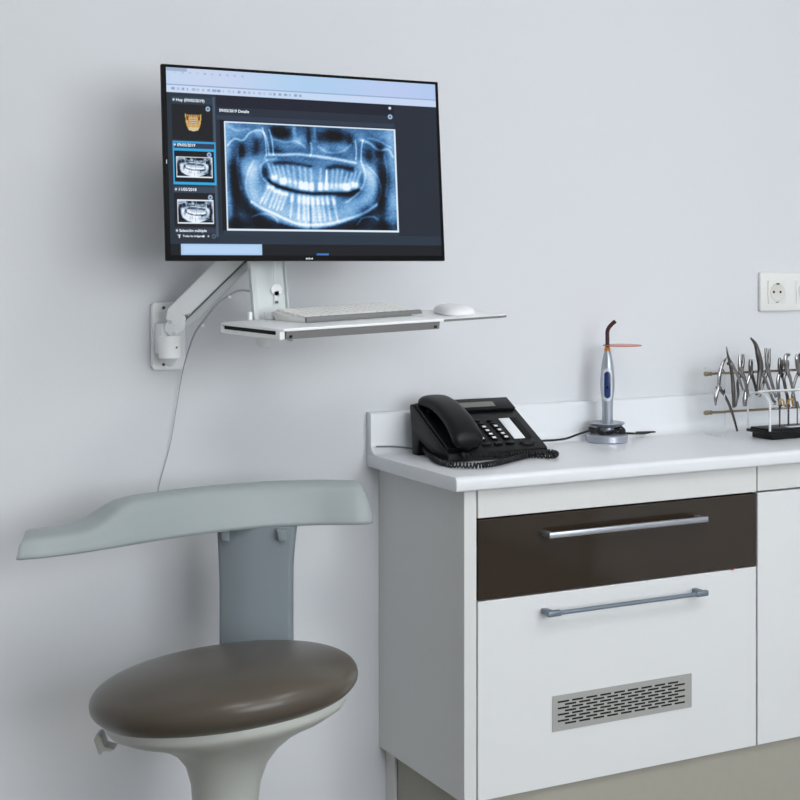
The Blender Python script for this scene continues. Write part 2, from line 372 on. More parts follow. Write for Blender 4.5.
# ------------------------------------------------------------------ monitor
def screen_image(W, H):
    yy, xx = np.mgrid[0:H, 0:W].astype(float)
    s = (xx + .5) / W; t = (yy + .5) / H; s = s * 1.11 / (1 + .11 * s)
    def L(c): c = np.array(c, float) / 255; return np.where(c <= .04045, c / 12.92, ((c + .055) / 1.055) ** 2.4)
    img = np.zeros((H, W, 3)); img[:] = (36, 43, 55)
    def rect(a, b, c, d, col, k=1.0):
        m = ((s >= a) & (s < b) & (t >= c) & (t < d))[..., None] * k
        img[:] = img * (1 - m) + np.array(col, float) * m
    def dot(cs, ct, r, col, asp=W / H):
        m = np.clip((r - np.hypot((s - cs), (t - ct) / asp)) / (1.2 / W) + .5, 0, 1)[..., None]
        img[:] = img * (1 - m) + np.array(col, float) * m
    rect(0, 1, .90, 1, (22, 26, 33)); rect(0, 1, .885, .937, (40, 52, 66)); rect(0, 1, .937, 1, (22, 25, 30))
    # header
    m = t < .135
    hd = np.stack([192 - 18 * s + 8 * np.sin(9 * s), 212 - 12 * s, 238 + 0 * s], -1)
    img[m] = hd[m]
    rect(0, 1, .088, .096, (150, 172, 205)); rect(0, 1, .098, .135, (208, 222, 244), .6)
    rect(0, .08, .0, .022, (120, 140, 170), .5)
    for k in range(26):
        a = .02 + k * .019; rect(a, a + rng.uniform(.006, .016), .108, .122, (120, 138, 172), rng.uniform(.2, .75))
    for k in range(10):
        a = .03 + k * .028; rect(a, a + .009, .02, .032, (130, 150, 185), rng.uniform(.1, .6))
    # main area
    rect(.185, .845, .135, .20, (27, 31, 45)); rect(.185, .845, .20, .245, (38, 46, 60)); rect(.185, .845, .245, .27, (46, 58, 76))
    rect(.197, .215, .27, .87, (16, 18, 24)); rect(.845, .985, .14, .885, (35, 42, 53)); rect(.2, .845, .865, .885, (44, 54, 68))
    # sidebar
    rect(.0, .185, .135, .93, (38, 48, 60)); rect(.172, .18, .15, .90, (66, 84, 104)); rect(.018, .172, .155, .190, (46, 60, 76))
    rect(.02, .17, .195, .385, (26, 28, 31))
    # jaw model
    jx = (s - .0985) / .031; jt = (t - .285) / .052
    dome = (np.abs(jx) < (1 - .18 * (jt + 1) * .5 - .35 * np.clip(jt, 0, 1) ** 2)) & (jt > -.75 + .3 * np.sin(14 * jx) ** 2 * (np.abs(jx) < .9)) & (jt < 1 - .25 * jx ** 2)
    jc = np.stack([206 - 16 * np.cos(11 * jx) * np.cos(8 * jt), 162 - 18 * np.cos(11 * jx), 96 - 10 * np.cos(9 * jt)], -1)
    img[dome] = jc[dome]
    hl = dome & (np.abs(jx) < .4) & (np.abs(jt - .05) < .22); img[hl] = (165 + 60 * np.sin(60 * jt[hl])[:, None]) * np.array([1, .97, .88])
    hl = dome & (jt > .62); img[hl] = (214, 196, 150)
    hl = dome & (np.abs(np.abs(jx) - .72) < .12) & (np.abs(jt + .3) < .22); img[hl] = (92, 62, 28)
    # highlighted card
    rect(.018, .178, .392, .405, (52, 160, 220)); rect(.018, .178, .405, .43, (46, 60, 84)); rect(.018, .023, .392, .43, (52, 160, 220)); rect(.173, .178, .392, .43, (52, 160, 220))
    rect(.018, .178, .43, .625, (52, 165, 222)); rect(.0245, .1715, .444, .612, (20, 22, 28))
    rect(.02, .172, .635, .665, (56, 68, 86)); rect(.02, .172, .668, .85, (24, 27, 34))
    rect(.02, .172, .856, .878, (50, 60, 74)); rect(.02, .172, .88, .915, (38, 46, 58))
    def gear(cs, ct): dot(cs, ct, .0085, (170, 195, 225)); dot(cs, ct, .0035, (50, 60, 90))
    gear(.154, .215); gear(.154, .462); gear(.154, .69)
    dot(.829, .155, .005, (220, 228, 240)); gear(.829, .205)
    for ct in (.173, .413, .65, .868): dot(.027, ct, .004, (210, 222, 238))
    rect(.029, .041, .888, .894, (230, 235, 245)); rect(.0325, .0375, .892, .908, (230, 235, 245))
    dot(.125, .897, .004, (220, 228, 240)); dot(.143, .897, .003, (220, 228, 240)); dot(.163, .897, .007, (110, 122, 140)); dot(.163, .897, .0045, (38, 46, 58))
    rect(.040, .34, .938, .998, (172, 204, 240)); rect(.05, .33, .95, .985, (186, 214, 244), .6)
    rect(.54, .585, .985, .996, (60, 120, 190))
    # panoramic x-ray
    def xray(a, b, c, d, fine=True):
        p = (s - a) / (b - a); q = (t - c) / (d - c)
        ins = (p >= 0) & (p < 1) & (q >= 0) & (q < 1)
        G = lambda x, w: np.exp(-(x / w) ** 2)
        def line(pts, w, amp, acc, w2=None):
            P = [Vec for Vec in pts]
            if len(P) > 2:                                     # smooth the polyline
                Q = [P[0]]
                E = [P[0]] + P + [P[-1]]
                for i in range(1, len(E) - 2):
                    for k in range(1, 6):
                        u = k / 5; A, B, D, H_ = (np.array(E[i + j - 1], float) for j in range(4))
                        Q.append(tuple(.5 * (2 * B + (D - A) * u + (2 * A - 5 * B + 4 * D - H_) * u * u + (3 * B - A - 3 * D + H_) * u ** 3)))
                P = Q
            best = np.full(p.shape, 9.); wbest = np.full(p.shape, w)
            n = len(P) - 1
            for i, ((ax, ay), (bx, by)) in enumerate(zip(P[:-1], P[1:])):
                dx, dy = (bx - ax) * 1.72, by - ay; l2 = dx * dx + dy * dy + 1e-12
                px, py = (p - ax) * 1.72, q - ay
                h = np.clip((px * dx + py * dy) / l2, 0, 1)
                dd = np.hypot(px - h * dx, py - h * dy)
                if w2 is not None: dd = dd * w / (w + (w2 - w) * (i + h) / n)
                best = np.minimum(best, dd)
            acc += amp * G(best, w)
        def blob(cx, cy, wx, wy, am): v[:] += am * np.exp(-((p - cx) / wx) ** 2 - ((q - cy) / wy) ** 2)
        x = p - .49
        v = .37 + .03 * np.sin(11 * p + 5 * q) + .03 * np.cos(19 * q - 7 * p) + .025 * np.sin(37 * p - 23 * q)
        rr = np.hypot(x / .40, (q - .44) / .53) + .0 * q
        inside = 1 / (1 + np.exp(np.clip((rr - 1) / .018, -50, 50)))
        low = np.clip((q - .28) / .14, 0, 1)
        v += .13 * inside * low
        v += .16 * G(rr - .86, .13) * low * inside
        v -= .27 * G(rr - 1.12, .11) * np.clip((q - .22) / .2, 0, 1) * np.clip((np.abs(x) - .2) / .1, 0, 1)
        v -= .20 * G(np.abs(x + .01) - .425, .025) * np.clip(q - .12, 0, .5) * 2
        v += .26 * G(np.abs(x + .0) - .485, .035) * (1 - .35 * q)
        v -= .34 * np.clip((q - .86) / .08, 0, 1) * np.clip((rr - .99) / .05, 0, 1)
        v += .10 * np.clip((q - .86) / .1, 0, 1) * G(np.abs(x) - .29, .1)
        # face
        for bl_ in ((.335, .085, .05, .05, -.5), (.64, .095, .065, .055, -.52), (.29, .07, .03, .04, -.2), (.495, .13, .014, .10, -.26), (.56, .12, .02, .05, -.12), (.10, .27, .022, .07, -.34), (.905, .22, .025, .06, -.3), (.185, .23, .022, .09, -.24), (.84, .27, .025, .08, -.24), (.735, .12, .02, .06, -.2), (.43, .16, .03, .05, .26), (.41, .06, .012, .07, .24), (.585, .22, .03, .05, .14), (.355, .22, .04, .04, .12), (.69, .20, .04, .05, .10), (.06, .12, .035, .05, .14), (.20, .10, .03, .04, .22), (.92, .08, .05, .04, .10), (.53, .07, .008, .09, .16), (.8, .10, .03, .05, .16), (.31, .25, .05, .03, -.14), (.66, .26, .06, .03, -.10)): blob(*bl_)
        for pts, w_, am in (([(.26, .295), (.34, .29), (.42, .28), (.49, .285), (.56, .295), (.66, .315), (.76, .34)], .014, .44),
                            ([(.24, .305), (.24, .34), (.30, .33)], .014, .22), ([(.50, .29), (.51, .24), (.505, .17)], .012, .24),
                            ([(.02, .22), (.06, .16), (.11, .17), (.15, .10), (.21, .07), (.245, .13), (.26, .28)], .010, .30),
                            ([(.225, .05), (.24, .15), (.245, .30)], .008, .32), ([(.265, .06), (.28, .16), (.285, .29)], .008, .36),
                            ([(.29, .15), (.35, .17), (.42, .16), (.47, .21)], .012, .18), ([(.765, .31), (.77, .22), (.765, .13)], .008, .34),
                            ([(.795, .33), (.80, .20), (.81, .12)], .008, .34), ([(.80, .12), (.85, .15), (.90, .21), (.955, .20), (.98, .27)], .013, .30),
                            ([(.84, .10), (.90, .12), (.97, .18)], .010, .18), ([(.55, .20), (.60, .25), (.68, .24), (.74, .17)], .012, .16),
                            ([(.03, .05), (.08, .08), (.15, .06)], .014, .16), ([(.08, .25), (.07, .45), (.09, .62)], .012, .10), ([(.93, .25), (.945, .45), (.93, .65)], .012, .12)):
            line(pts, w_, am, v)
        # rami and lower border
        line([(.20, .34), (.165, .46), (.145, .58), (.16, .72)], .055, .16, v); line([(.80, .36), (.855, .48), (.875, .6), (.85, .72)], .055, .18, v)
        line([(.245, .35), (.21, .40), (.215, .50), (.25, .56)], .012, .22, v); line([(.80, .35), (.815, .45), (.80, .56), (.75, .66), (.70, .72)], .012, .24, v)
        line([(.17, .35), (.13, .48), (.12, .62), (.15, .735)], .010, .16, v); line([(.83, .36), (.89, .48), (.905, .62), (.875, .74)], .010, .16, v)
        line([(.15, .735), (.20, .785), (.28, .84), (.36, .90), (.43, .935), (.5, .94), (.60, .925), (.70, .88), (.80, .82), (.875, .74)], .015, .38, v)
        line([(.15, .87), (.22, .84), (.28, .87), (.30, .92)], .010, .22, v); line([(.76, .93), (.79, .87), (.85, .85), (.88, .88)], .010, .20, v)
        # mouth spaces
        for bl_ in ((.228, .46, .026, .075, -.36), (.80, .50, .02, .10, -.20), (.765, .63, .045, .055, -.34), (.70, .665, .05, .03, -.2)): blob(*bl_)
        line([(.285, .375), (.34, .365), (.42, .37), (.50, .39)], .018, -.26, v); line([(.60, .40), (.66, .385), (.74, .40)], .024, -.32, v)
        gap = [(.255, .535), (.29, .575), (.35, .605), (.42, .63), (.5, .645), (.58, .64), (.66, .64), (.73, .635), (.775, .60)]
        line(gap, .018, -.46, v)
        gx, gy = np.array(gap).T
        ux = [(.287, 2), (.338, 2), (.378, 1), (.408, 1), (.442, 1), (.470, 1), (.502, 1), (.553, 1), (.588, 1), (.618, 0), (.643, 0), (.668, 0), (.705, 2), (.752, 2)]
        br = {1: .8, 4: .85, 5: .9, 6: .85, 7: .85, 8: .55, 12: .95, 0: .5, 13: .55}
        for i, (cx, k) in enumerate(ux):
            gq = np.interp(cx, gx, gy) - .03; tl_ = (cx - .5) * .10
            cr = .052 if k else .045
            if k == 2:
                for o_ in (-.012, .012): line([(cx + o_, gq - cr), (cx + o_ * 1.1 + tl_, gq - .165)], .018, .24, v, .010)
                line([(cx - .009, gq - .022), (cx + .009, gq - .022)], .024, br.get(i, .3) * .8, v)
                line([(cx - .009, gq - .045), (cx + .008, gq - .045)], .020, br.get(i, .3) * .5, v)
            else:
                line([(cx, gq - cr), (cx + tl_, gq - .20)], .019, .20, v, .012)
                line([(cx, gq - .02), (cx + tl_ * .2, gq - .05)], .023, br.get(i, .28), v, .020)
            if i == 8: line([(cx, gq - .02), (cx + .004, gq - .19)], .013, .5, v, .006)
        lx = [(.262, 2), (.30, 2), (.343, 2), (.388, 1), (.428, 1), (.455, 1), (.48, 1), (.505, 1), (.535, 1), (.562, 1), (.59, 1), (.625, 1)]
        for i, (cx, k) in enumerate(lx):
            gq = np.interp(cx, gx, gy) + .03
            lean = -.05 if i == 0 else -.035 if k == 2 else -.015 if i == 3 else (cx - .49) * .16
            if k == 2:
                line([(cx - .012, gq + .015), (cx + .012, gq + .02)], .022, .38, v)
                for o_ in (-.012, .012): line([(cx + o_, gq + .03), (cx + o_ + lean, gq + .17)], .019, .28, v, .011)
            else:
                line([(cx, gq + .01), (cx + lean * .3, gq + .06)], .020, .30, v)
                line([(cx, gq + .03), (cx + lean, gq + .22)], .018, .24, v, .011)
        line([(.49, .74), (.49, .93)], .12, .13, v)
        for cx in (.425, .46, .52, .55): line([(cx, .78), (cx, .93)], .012, .12, v)
        line([(.49, .70), (.49, .98)], .012, -.22, v)
        if not fine:
            v = .46 + (v - .45) * 1.5
        n = rng.normal(0, 1, p.shape); n = (n + np.roll(n, 1, 0) + np.roll(n, 1, 1) + np.roll(n, 2, 1)) / 4; v = v + .07 * n
        edge = np.minimum.reduce([p * 1.72, (1 - p) * 1.72, q, 1 - q])
        v = np.where(edge < (.016 if fine else .05), .94, v)
        v = np.clip(v, 0, 1)
        st = np.array([0, .18, .38, .58, .78, 1.0])
        pal = np.array([(4, 6, 11), (18, 36, 58), (58, 106, 154), (112, 164, 212), (176, 210, 238), (240, 248, 255)], float)
        if not fine: pal = np.array([(8, 10, 16), (34, 42, 56), (92, 112, 134), (146, 168, 192), (200, 214, 230), (240, 247, 255)], float)
        col = np.stack([np.interp(v, st, pal[:, j]) for j in range(3)], -1)
        img[ins] = col[ins]
    xray(.212, .846, .275, .866)
    xray(.030, .166, .475, .585, False)
    xray(.030, .166, .705, .83, False)
    return L(img)

ex = Vector((1, 0, 0)); tl = math.radians(4.7)
ks = 2.13 / 2.26
mon_o = wp(.7322 * ks, 2.13, HC + .003)
MON_W, MON_H = .5282 * ks, .3312 * ks
mm = frame(mon_o, ex, Vector((0, math.cos(tl - PI / 2) * 0 + math.sin(tl), math.cos(tl))))   # x right, y up the tilted face, z towards the viewer
mon = thing('computer_monitor', 'wide black flat-screen monitor on the wall arm showing a panoramic dental x-ray', 'monitor', mm)
b = MB().box(0, MON_W, 0, MON_H, -.009, 0, .0015)
b.box(.02, MON_W - .02, .02, MON_H - .02, -.022, -.008, .005)
b.box(.08, MON_W - .08, .05, MON_H - .05, -.036, -.021, .006)
b.build('housing', M['bezel'], mon, world=False)
sx0, sx1, sy0, sy1 = .0068, MON_W - .0066, .0085, MON_H - .0052
Wn, Hn = 470, 290
im = screen_image(Wn, Hn)
gx = np.linspace(sx0, sx1, Wn); gy = np.linspace(sy1, sy0, Hn)
X_, Y_ = np.meshgrid(gx, gy)
co = np.stack([X_.ravel(), Y_.ravel(), np.full(X_.size, .0006)], -1)
idx = np.arange(Wn * Hn).reshape(Hn, Wn)
fc = np.stack([idx[1:, :-1].ravel(), idx[1:, 1:].ravel(), idx[:-1, 1:].ravel(), idx[:-1, :-1].ravel()], -1)
me = bpy.data.meshes.new('screen')
me.vertices.add(len(co)); me.vertices.foreach_set('co', co.ravel())
me.loops.add(fc.size); me.loops.foreach_set('vertex_index', fc.ravel().astype(np.int32))
me.polygons.add(len(fc)); me.polygons.foreach_set('loop_start', np.arange(0, fc.size, 4, dtype=np.int32))
me.update(calc_edges=True); me.validate()
at_ = me.color_attributes.new('display', 'FLOAT_COLOR', 'POINT')
at_.data.foreach_set('color', np.concatenate([im.reshape(-1, 3), np.ones((Wn * Hn, 1))], 1).astype(np.float32).ravel())
sm = emit('lit_screen', (1, 1, 1, 1), 1.0 / 2 ** EXPOSURE)
sn = sm.node_tree.nodes.new('ShaderNodeVertexColor'); sn.layer_name = 'display'
sm.node_tree.links.new(sn.outputs['Color'], sm.node_tree.nodes['Principled BSDF'].inputs['Emission Color'])
sm.node_tree.nodes['Principled BSDF'].inputs['Base Color'].default_value = (.005, .005, .006, 1)
me.materials.append(sm)
scr = bpy.data.objects.new('screen', me); C.objects.link(scr); scr.parent = mon; MW[scr] = mm.copy()
TXT = emit('lit_lettering', (.8, .87, .95, 1), 1.0)
def text(body, st, size, name, parent, m, z=.0012, loc=None):
    cu = bpy.data.curves.new(name, 'FONT'); cu.body = body; cu.size = size; cu.offset = size * .012
    o = bpy.data.objects.new(name, cu); C.objects.link(o)
    bpy.context.view_layer.update()
    me = bpy.data.meshes.new_from_object(o.evaluated_get(bpy.context.evaluated_depsgraph_get()))
    bpy.data.objects.remove(o); bpy.data.curves.remove(cu)
    me.name = name; me.materials.clear(); me.materials.append(m)
    r = bpy.data.objects.new(name, me); C.objects.link(r); r.parent = parent
    if st: loc = (sx0 + st[0] / (1.11 - .11 * st[0]) * (sx1 - sx0), sy1 - st[1] * (sy1 - sy0), z)
    r.location = loc; return r
text('Hoy (09/05/2019)', (.034, .180), .0066, 'caption', scr, TXT)
text('09/05/2019', (.034, .421), .0066, 'caption', scr, TXT)
text('11/05/2018', (.034, .658), .0066, 'caption', scr, TXT)
text('Selección múltiple', (.034, .876), .0062, 'caption', scr, TXT)
text('Todas las imágenes', (.046, .903), .0046, 'caption', scr, TXT)
text('09/05/2019 Detalle', (.195, .225), .0066, 'caption', scr, TXT)
bm_ = MB()
for k, wd in enumerate((.0016, .0012, .0015, .001, .0014, .0016)): bm_.box(MON_W * .5 - .012 + k * .0021, MON_W * .5 - .012 + k * .0021 + wd, .0022, .0050 - .0007 * (k % 3 == 1), 0, .0006)
bm_.build('brand_mark', M['legend'], mon, world=False, smooth=False)
MB().box(.0035, .0045, MON_H * .49, MON_H * .51, .0, .0012).build('status_light', M['legend'], mon, world=False)

# ------------------------------------------------------------------ wall arm with column and tray
arm = thing('monitor_arm', 'white wall-mounted workstation arm carrying the monitor column and the keyboard tray', 'monitor arm', wp(.778, YW, HC - .13))
# wall plate
mwall = Matrix(((1, 0, 0, 0), (0, 0, -1, 0), (0, 1, 0, 0), (0, 0, 0, 1)))        # local xy -> world xz, local z -> -y
MB().prism(rrect(.7475, .8085, zZ(-.1885), zZ(-.069), .008), .0006, .013, mwall, .003, 3).build('wall_plate', M['armw'], arm)
for zz in (-.079, -.178):
    MB().lathe([(.0028, 0), (.0028, .0016), (.0012, .0016), (0, .001)], 14, mXZ(.768, -.0128, zZ(zz))).build('screw', M['armd'], arm)
# pivot: post on the plate, turning cylinder
pc = at(169.5, 347, 2.345)
MB().box(pc.x - .014, pc.x + .014, pc.y, -.012, pc.z - .014, pc.z + .040, .004).build('plate_bracket', M['armw'], arm)
pz = pc.z
MB().lathe([(0, -.0195), (.0175, -.0195), (.0188, -.018), (.0188, .018), (.0175, .0195), (0, .0195)], 36, Matrix.Translation(pc)).build('pivot_barrel', M['armw'], arm)
MB().lathe([(0, -.034), (.006, -.032), (.014, -.0197), (0, -.0197)], 24, Matrix.Translation(pc)).build('barrel_cap', M['armg'], arm)
MB().lathe([(.0018, 0), (.0018, .0012), (0, .0012)], 12, Matrix.Translation(at(176.5, 347.5, 2.3262)) @ Matrix.Rotation(PI / 2, 4, 'X') @ Matrix.Rotation(.35, 4, 'Y')).build('screw', M['armd'], arm)
# arm: lower knuckle, cover, link
A0 = at(172, 326, 2.345); A1 = at(262, 238, 2.262)
ax = (A1 - A0).normalized(); side = Vector((-.36, -1, 0)); side = (side - ax * side.dot(ax)).normalized(); upv = side.cross(ax) * -1
if upv.z < 0: upv = -upv
ma = Matrix((ax, upv, side)).transposed().to_4x4(); ma.translation = A0
LA = (A1 - A0).length
MB().prism([(-.012, -.016), (.016, -.018), (.03, -.008), (.032, .014), (-.004, .010), (-.012, .002)], -.010, .0150, ma, .003, 2).build('knuckle', M['armw'], arm)
MB().prism([(.004, -.003), (.022, -.006), (.032, -.0015), (.04, -.0075), (LA - .036, -.0075), (LA - .03, .002), (LA - .01, .026), (LA - .03, .0265), (.018, .0265), (.004, .016)], -.012, .016, ma, .003, 3).build('arm_cover', M['armw'], arm)
MB().prism([(.02, -.0098), (LA - .04, -.0098), (LA - .036, -.0079), (.04, -.0079)], -.011, .015, ma, .0004, 1).build('seam', M['armd'], arm)
MB().prism([(.012, -.017), (.05, -.0235), (LA - .05, -.0215), (LA - .03, -.0165), (LA - .034, -.0098), (.03, -.0098), (.012, -.0105)], -.010, .014, ma, .0015, 2).build('lower_link', M['armg'], arm)
MB().prism([(LA - .034, -.0075), (LA - .024, -.0015), (LA - .024, .014), (LA - .03, .004)], -.010, .0150, ma, .001, 2).build('end_lug', M['armg'], arm)
MB().prism([(LA - .05, -.0102), (LA - .038, -.0102), (LA - .034, -.0065), (LA - .046, -.0065)], .0142, .0166, ma).build('end_slot', M['hole'], arm)
for (a_, b_) in ((.006, .007), (-.0035, -.0115)):
    MB().lathe([(.0036, 0), (.0036, .0016), (.002, .002), (0, .0012)], 16, ma @ Matrix.Translation((a_, b_, .0168 if b_ < 0 else .0155))).build('pivot_bolt', M['armg'], arm)
# column
cz0 = HC - .095; cu0 = at(252, 300, 2.2); cu1 = at(287.5, 300, 2.2)
colx0, colx1 = cu0.x, cu1.x
cyf = 2.196 - YW
rot = Matrix.Rotation(0, 4, 'Z')
cw = colx1 - colx0
cb = MB()
def colsec(z, wx0, wx1, rec): 
    y = cyf
    return [Vector((wx0, y + .012, z)), Vector((wx0, y, z)), Vector((wx0 + .007, y - .002, z)), Vector((wx0 + .0095, y + rec, z)), Vector((wx1 - .004, y + rec, z)), Vector((wx1 - .002, y, z)), Vector((wx1, y, z)), Vector((wx1, y + .012, z))]
cb.rings([colsec(cz0 + h, colx0 + .085 * (.037 - h), colx1 + .085 * (.037 - h), .006) for h in (0, .05, .10, .15)])
cb.build('column', M['armg'], arm, smooth=False)
hc = at(276.5, 291, 2.200)
MB().lathe([(.0098, 0), (.0098, .001), (0, .001)], 28, mXZ(hc.x, hc.y, hc.z + .002)).build('cable_hole', M['armw'], arm)
MB().box(hc.x - .0045, hc.x + .0045, hc.y - .001, hc.y + .0005, hc.z - .022, hc.z, .0004).build('cable_slot', M['armg'], arm)
MB().box(hc.x - .003, hc.x + .003, hc.y - .0016, hc.y + .0005, hc.z - .021, hc.z - .0165, .0004).build('slot_catch', M['armd'], arm)
# column head bracket that carries the screen
MB().box(colx0 - .01, colx1 + .01, cyf - .006, cyf + .012, HC + .056, HC + .16, .003).build('screen_bracket', M['armg'], arm)
MB().tube([A1, Vector(((colx0 + colx1) / 2, cyf + .024, A1.z + .02))], .014, 16).build('arm_joint', M['armw'], arm)
# keyboard tray
P0 = rd(-.0846 * 2.12, 2.12, HC - .0995)
phi = math.radians(35)
def cdir(r, d, z): v = rd(r, d, 0) - rd(0, 0, 0); v.z = z; return v
tx = cdir(math.cos(phi), math.sin(phi), .0286); ty = cdir(-math.sin(phi), math.cos(phi), .018)
mt = frame(P0, tx, ty)                                       # local: x right, y back, z up, origin front-left top corner
TW, TD = .309, .197
def trayshape(x0, x1, y0, y1): return [(x0 + .006, y0)] + [(x1 - .004, y0), (x1, y0 + .004), (x1, y1 - .012), (x1 - .012, y1), (x0 + .008, y1), (x0, y1 - .008), (x0, y0 + .008)]
MB().prism(trayshape(0, TW, 0, TD), -.0045, 0, mt, .0012, 2).build('tray_top', M['armw'], arm)
tb = MB().prism([(.004, .006), (TW - .02, .006), (TW - .02, TD - .008), (.004, TD - .008)], -.0166, -.0128, mt, .001, 2)
tb.prism([(.0005, .004), (.008, .004), (.008, TD - .006), (.0005, TD - .006)], -.0172, -.0106, mt, .001, 2)
tb.prism([(.0, .002), (.010, .0045), (.010, .014), (.0, .014)], -.0150, -.0045, mt)
tb.prism([(.0, TD - .012), (.010, TD - .012), (.010, TD - .004), (.0, TD - .006)], -.0150, -.0045, mt)
tb.build('tray_shell', M['armw'], arm, smooth=False)
MB().prism([(.004, .014), (.007, .014), (.007, TD - .012), (.004, TD - .012)], -.0108, -.0045, mt).build('tray_slot', M['hole'], arm, smooth=False)
def yz(m): return m @ Matrix(((0, 0, 1, 0), (1, 0, 0, 0), (0, 1, 0, 0), (0, 0, 0, 1)))
MB().prism([(.0008, -.0046), (.003, -.0165), (.012, -.0168), (.012, -.0046)], .011, TW - .010, yz(mt), .001, 2).build('front_strip', M['trayg'], arm, smooth=False)
for xx in (.016, TW - .022): MB().box(xx, xx + .005, -.0004, .001, -.0145, -.0105, .0005, m=mt).build('strip_stud', M['hole'], arm)
kb = at(263, 338, 2.10)
MB().lathe([(0, -.012), (.009, -.0105), (.0145, -.005), (.016, 0), (.016, .008), (0, .008)], 28, Matrix.Translation(mt @ Vector((.036, .11, -.0255)))).build('tilt_knob', M['armw'], arm)
MB().box(.05, .075, .07, .13, -.0245, -.0167, .002, m=mt).build('tilt_bracket', M['armg'], arm)
MB().box(.028, .034, .012, .03, -.0215, -.0167, .001, m=mt).build('slide_catch', M['armg'], arm)
# foot of the column on the tray, tabs and clip
MB().box(.085, .13, TD - .02, TD + .002, .0002, .012, .0015, m=mt).build('column_foot', M['armw'], arm)
for xx in (.090, .108): MB().box(xx, xx + .003, TD - .0212, TD - .0195, .006, .009, m=mt).build('foot_screw', M['armd'], arm)
tt = at(250, 317, 2.185); MB().box(tt.x - .003, tt.x + .003, tt.y - .004, tt.y + .006, tt.z - .012, tt.z + .008, .001).build('side_tab', M['armw'], arm)
MB().box(.03, .12, TD - .004, TD + .05, -.0166, -.006, .002, m=mt).build('tray_link', M['armw'], arm)
# mouse shelf: pivots on the tray front line
sh_t = math.radians(2.6)
msh = mt @ Matrix.Translation((0, 0, -.0015)) @ Matrix.Rotation(sh_t, 4, 'X')
shp = [(TW - .004, .004), (.432, .006), (.444, .010), (.448, .02), (.444, .035), (.432, .095), (.418, .128), (.405, .136), (TW - .004, .136)]
MB().prism(shp, -.004, 0, msh, .001, 2).build('mouse_shelf', M['armw'], arm)
MB().prism([(TW, .0032), (.432, .005), (.444, .009), (.4485, .02), (.4475, .02), (.443, .0105), (.431, .0065), (TW, .0045)], -.0042, -.0006, msh).build('shelf_edge_band', M['trayg'], arm)

# keyboard on the tray
TOPN = mt.to_3x3() @ Vector((0, 0, 1))
k0 = mt.inverted() @ on_plane(307, 322.6, mt @ Vector((0, 0, .001)), TOPN)
k1 = mt.inverted() @ on_plane(421.5, 314.6, mt @ Vector((0, 0, .001)), TOPN)
KW = (k1 - k0).length; KD = .098
kang = math.atan2(k1.y - k0.y, k1.x - k0.x)
mk = mt @ Matrix.Translation((k0.x, k0.y, .0004)) @ Matrix.Rotation(kang, 4, 'Z')
kbd = thing('keyboard', 'slim white keyboard with a grey front edge on the tray under the monitor', 'keyboard', mk)
MB().prism([(.004, .0), (.004, .005), (KD, .0145), (KD, .0125), (KD - .01, .0)], 0, KW, yz(Matrix.Identity(4)), .001, 2).build('body', M['keyw'], kbd, world=False)
MB().prism([(.0, .0005), (-.001, .0045), (.001, .0088), (.0055, .0092), (.0055, .0005)], -.0005, KW + .0005, yz(Matrix.Identity(4)), .001, 2).build('front_edge', M['trayg'], kbd, world=False)
slope = math.atan2(.0095, KD - .004)
kw, kd = (KW - .008) / 14.0, (KD - .016) / 6.0
keym = MB().box(-kw * .44, kw * .44, -kd * .43, kd * .43, 0, .0042, .0012).build('key', M['keyw'], kbd, world=False)
wide = MB().box(-kw * 2.94, kw * 2.94, -kd * .43, kd * .43, 0, .0042, .0012).build('space_bar', M['keyw'], kbd, world=False)
first = True
for r in range(6):
    y = .0115 + kd * (r + .5); z = .005 + (y - .004) * math.tan(slope)
    cols = list(range(14))
    if r == 0:
        cols = [0, 1, 2, 9, 10, 11, 12, 13]
        wide.location = (.004 + kw * 6.0, y, z); wide.rotation_euler = (slope, 0, 0)
    for c in cols:
        o = keym if first else keym.copy()
        if not first: C.objects.link(o); o.parent = kbd
        first = False
        o.location = (.004 + kw * (c + .5), y, z); o.rotation_euler = (slope, 0, 0)

# mouse on the shelf
mc = on_plane(454, 314.2, msh @ Vector((0, 0, 0)), msh.to_3x3() @ Vector((0, 0, 1)))
mmo = frame(mc + Vector((0, 0, .0004)), msh.to_3x3() @ Vector((1, 0, 0)), msh.to_3x3() @ Vector((0, 1, 0))) @ Matrix.Rotation(math.radians(-12), 4, 'Z')
mo = thing('computer_mouse', 'white computer mouse on the small side shelf right of the keyboard', 'mouse', mmo)
def mousebody(z0, z1s, a, bb, n=28, k=9):
    rings = []
    for i in range(k + 1):
        f = i / k; z = z0 + (z1s - z0) * math.sin(f * PI / 2); sc = max(.02, math.cos(f * PI / 2) ** .55)
        rings.append([Vector((a * sc * math.copysign(abs(math.cos(t)) ** .8, math.cos(t)), bb * sc * math.copysign(abs(math.sin(t)) ** .85, math.sin(t)), z)) for t in [2 * PI * j / n for j in range(n)]])
    return rings
MB().rings([[Vector((v.x * .9, v.y * .92, 0)) for v in mousebody(.003, .016, .031, .043)[0]]] + mousebody(.003, .0158, .031, .043)).build('shell', M['mouse'], mo, world=False)
MB().tube([(-.002, .022, .0132), (.002, .022, .0132)], .0032, 14).build('scroll_wheel', M['armg'], mo, world=False)

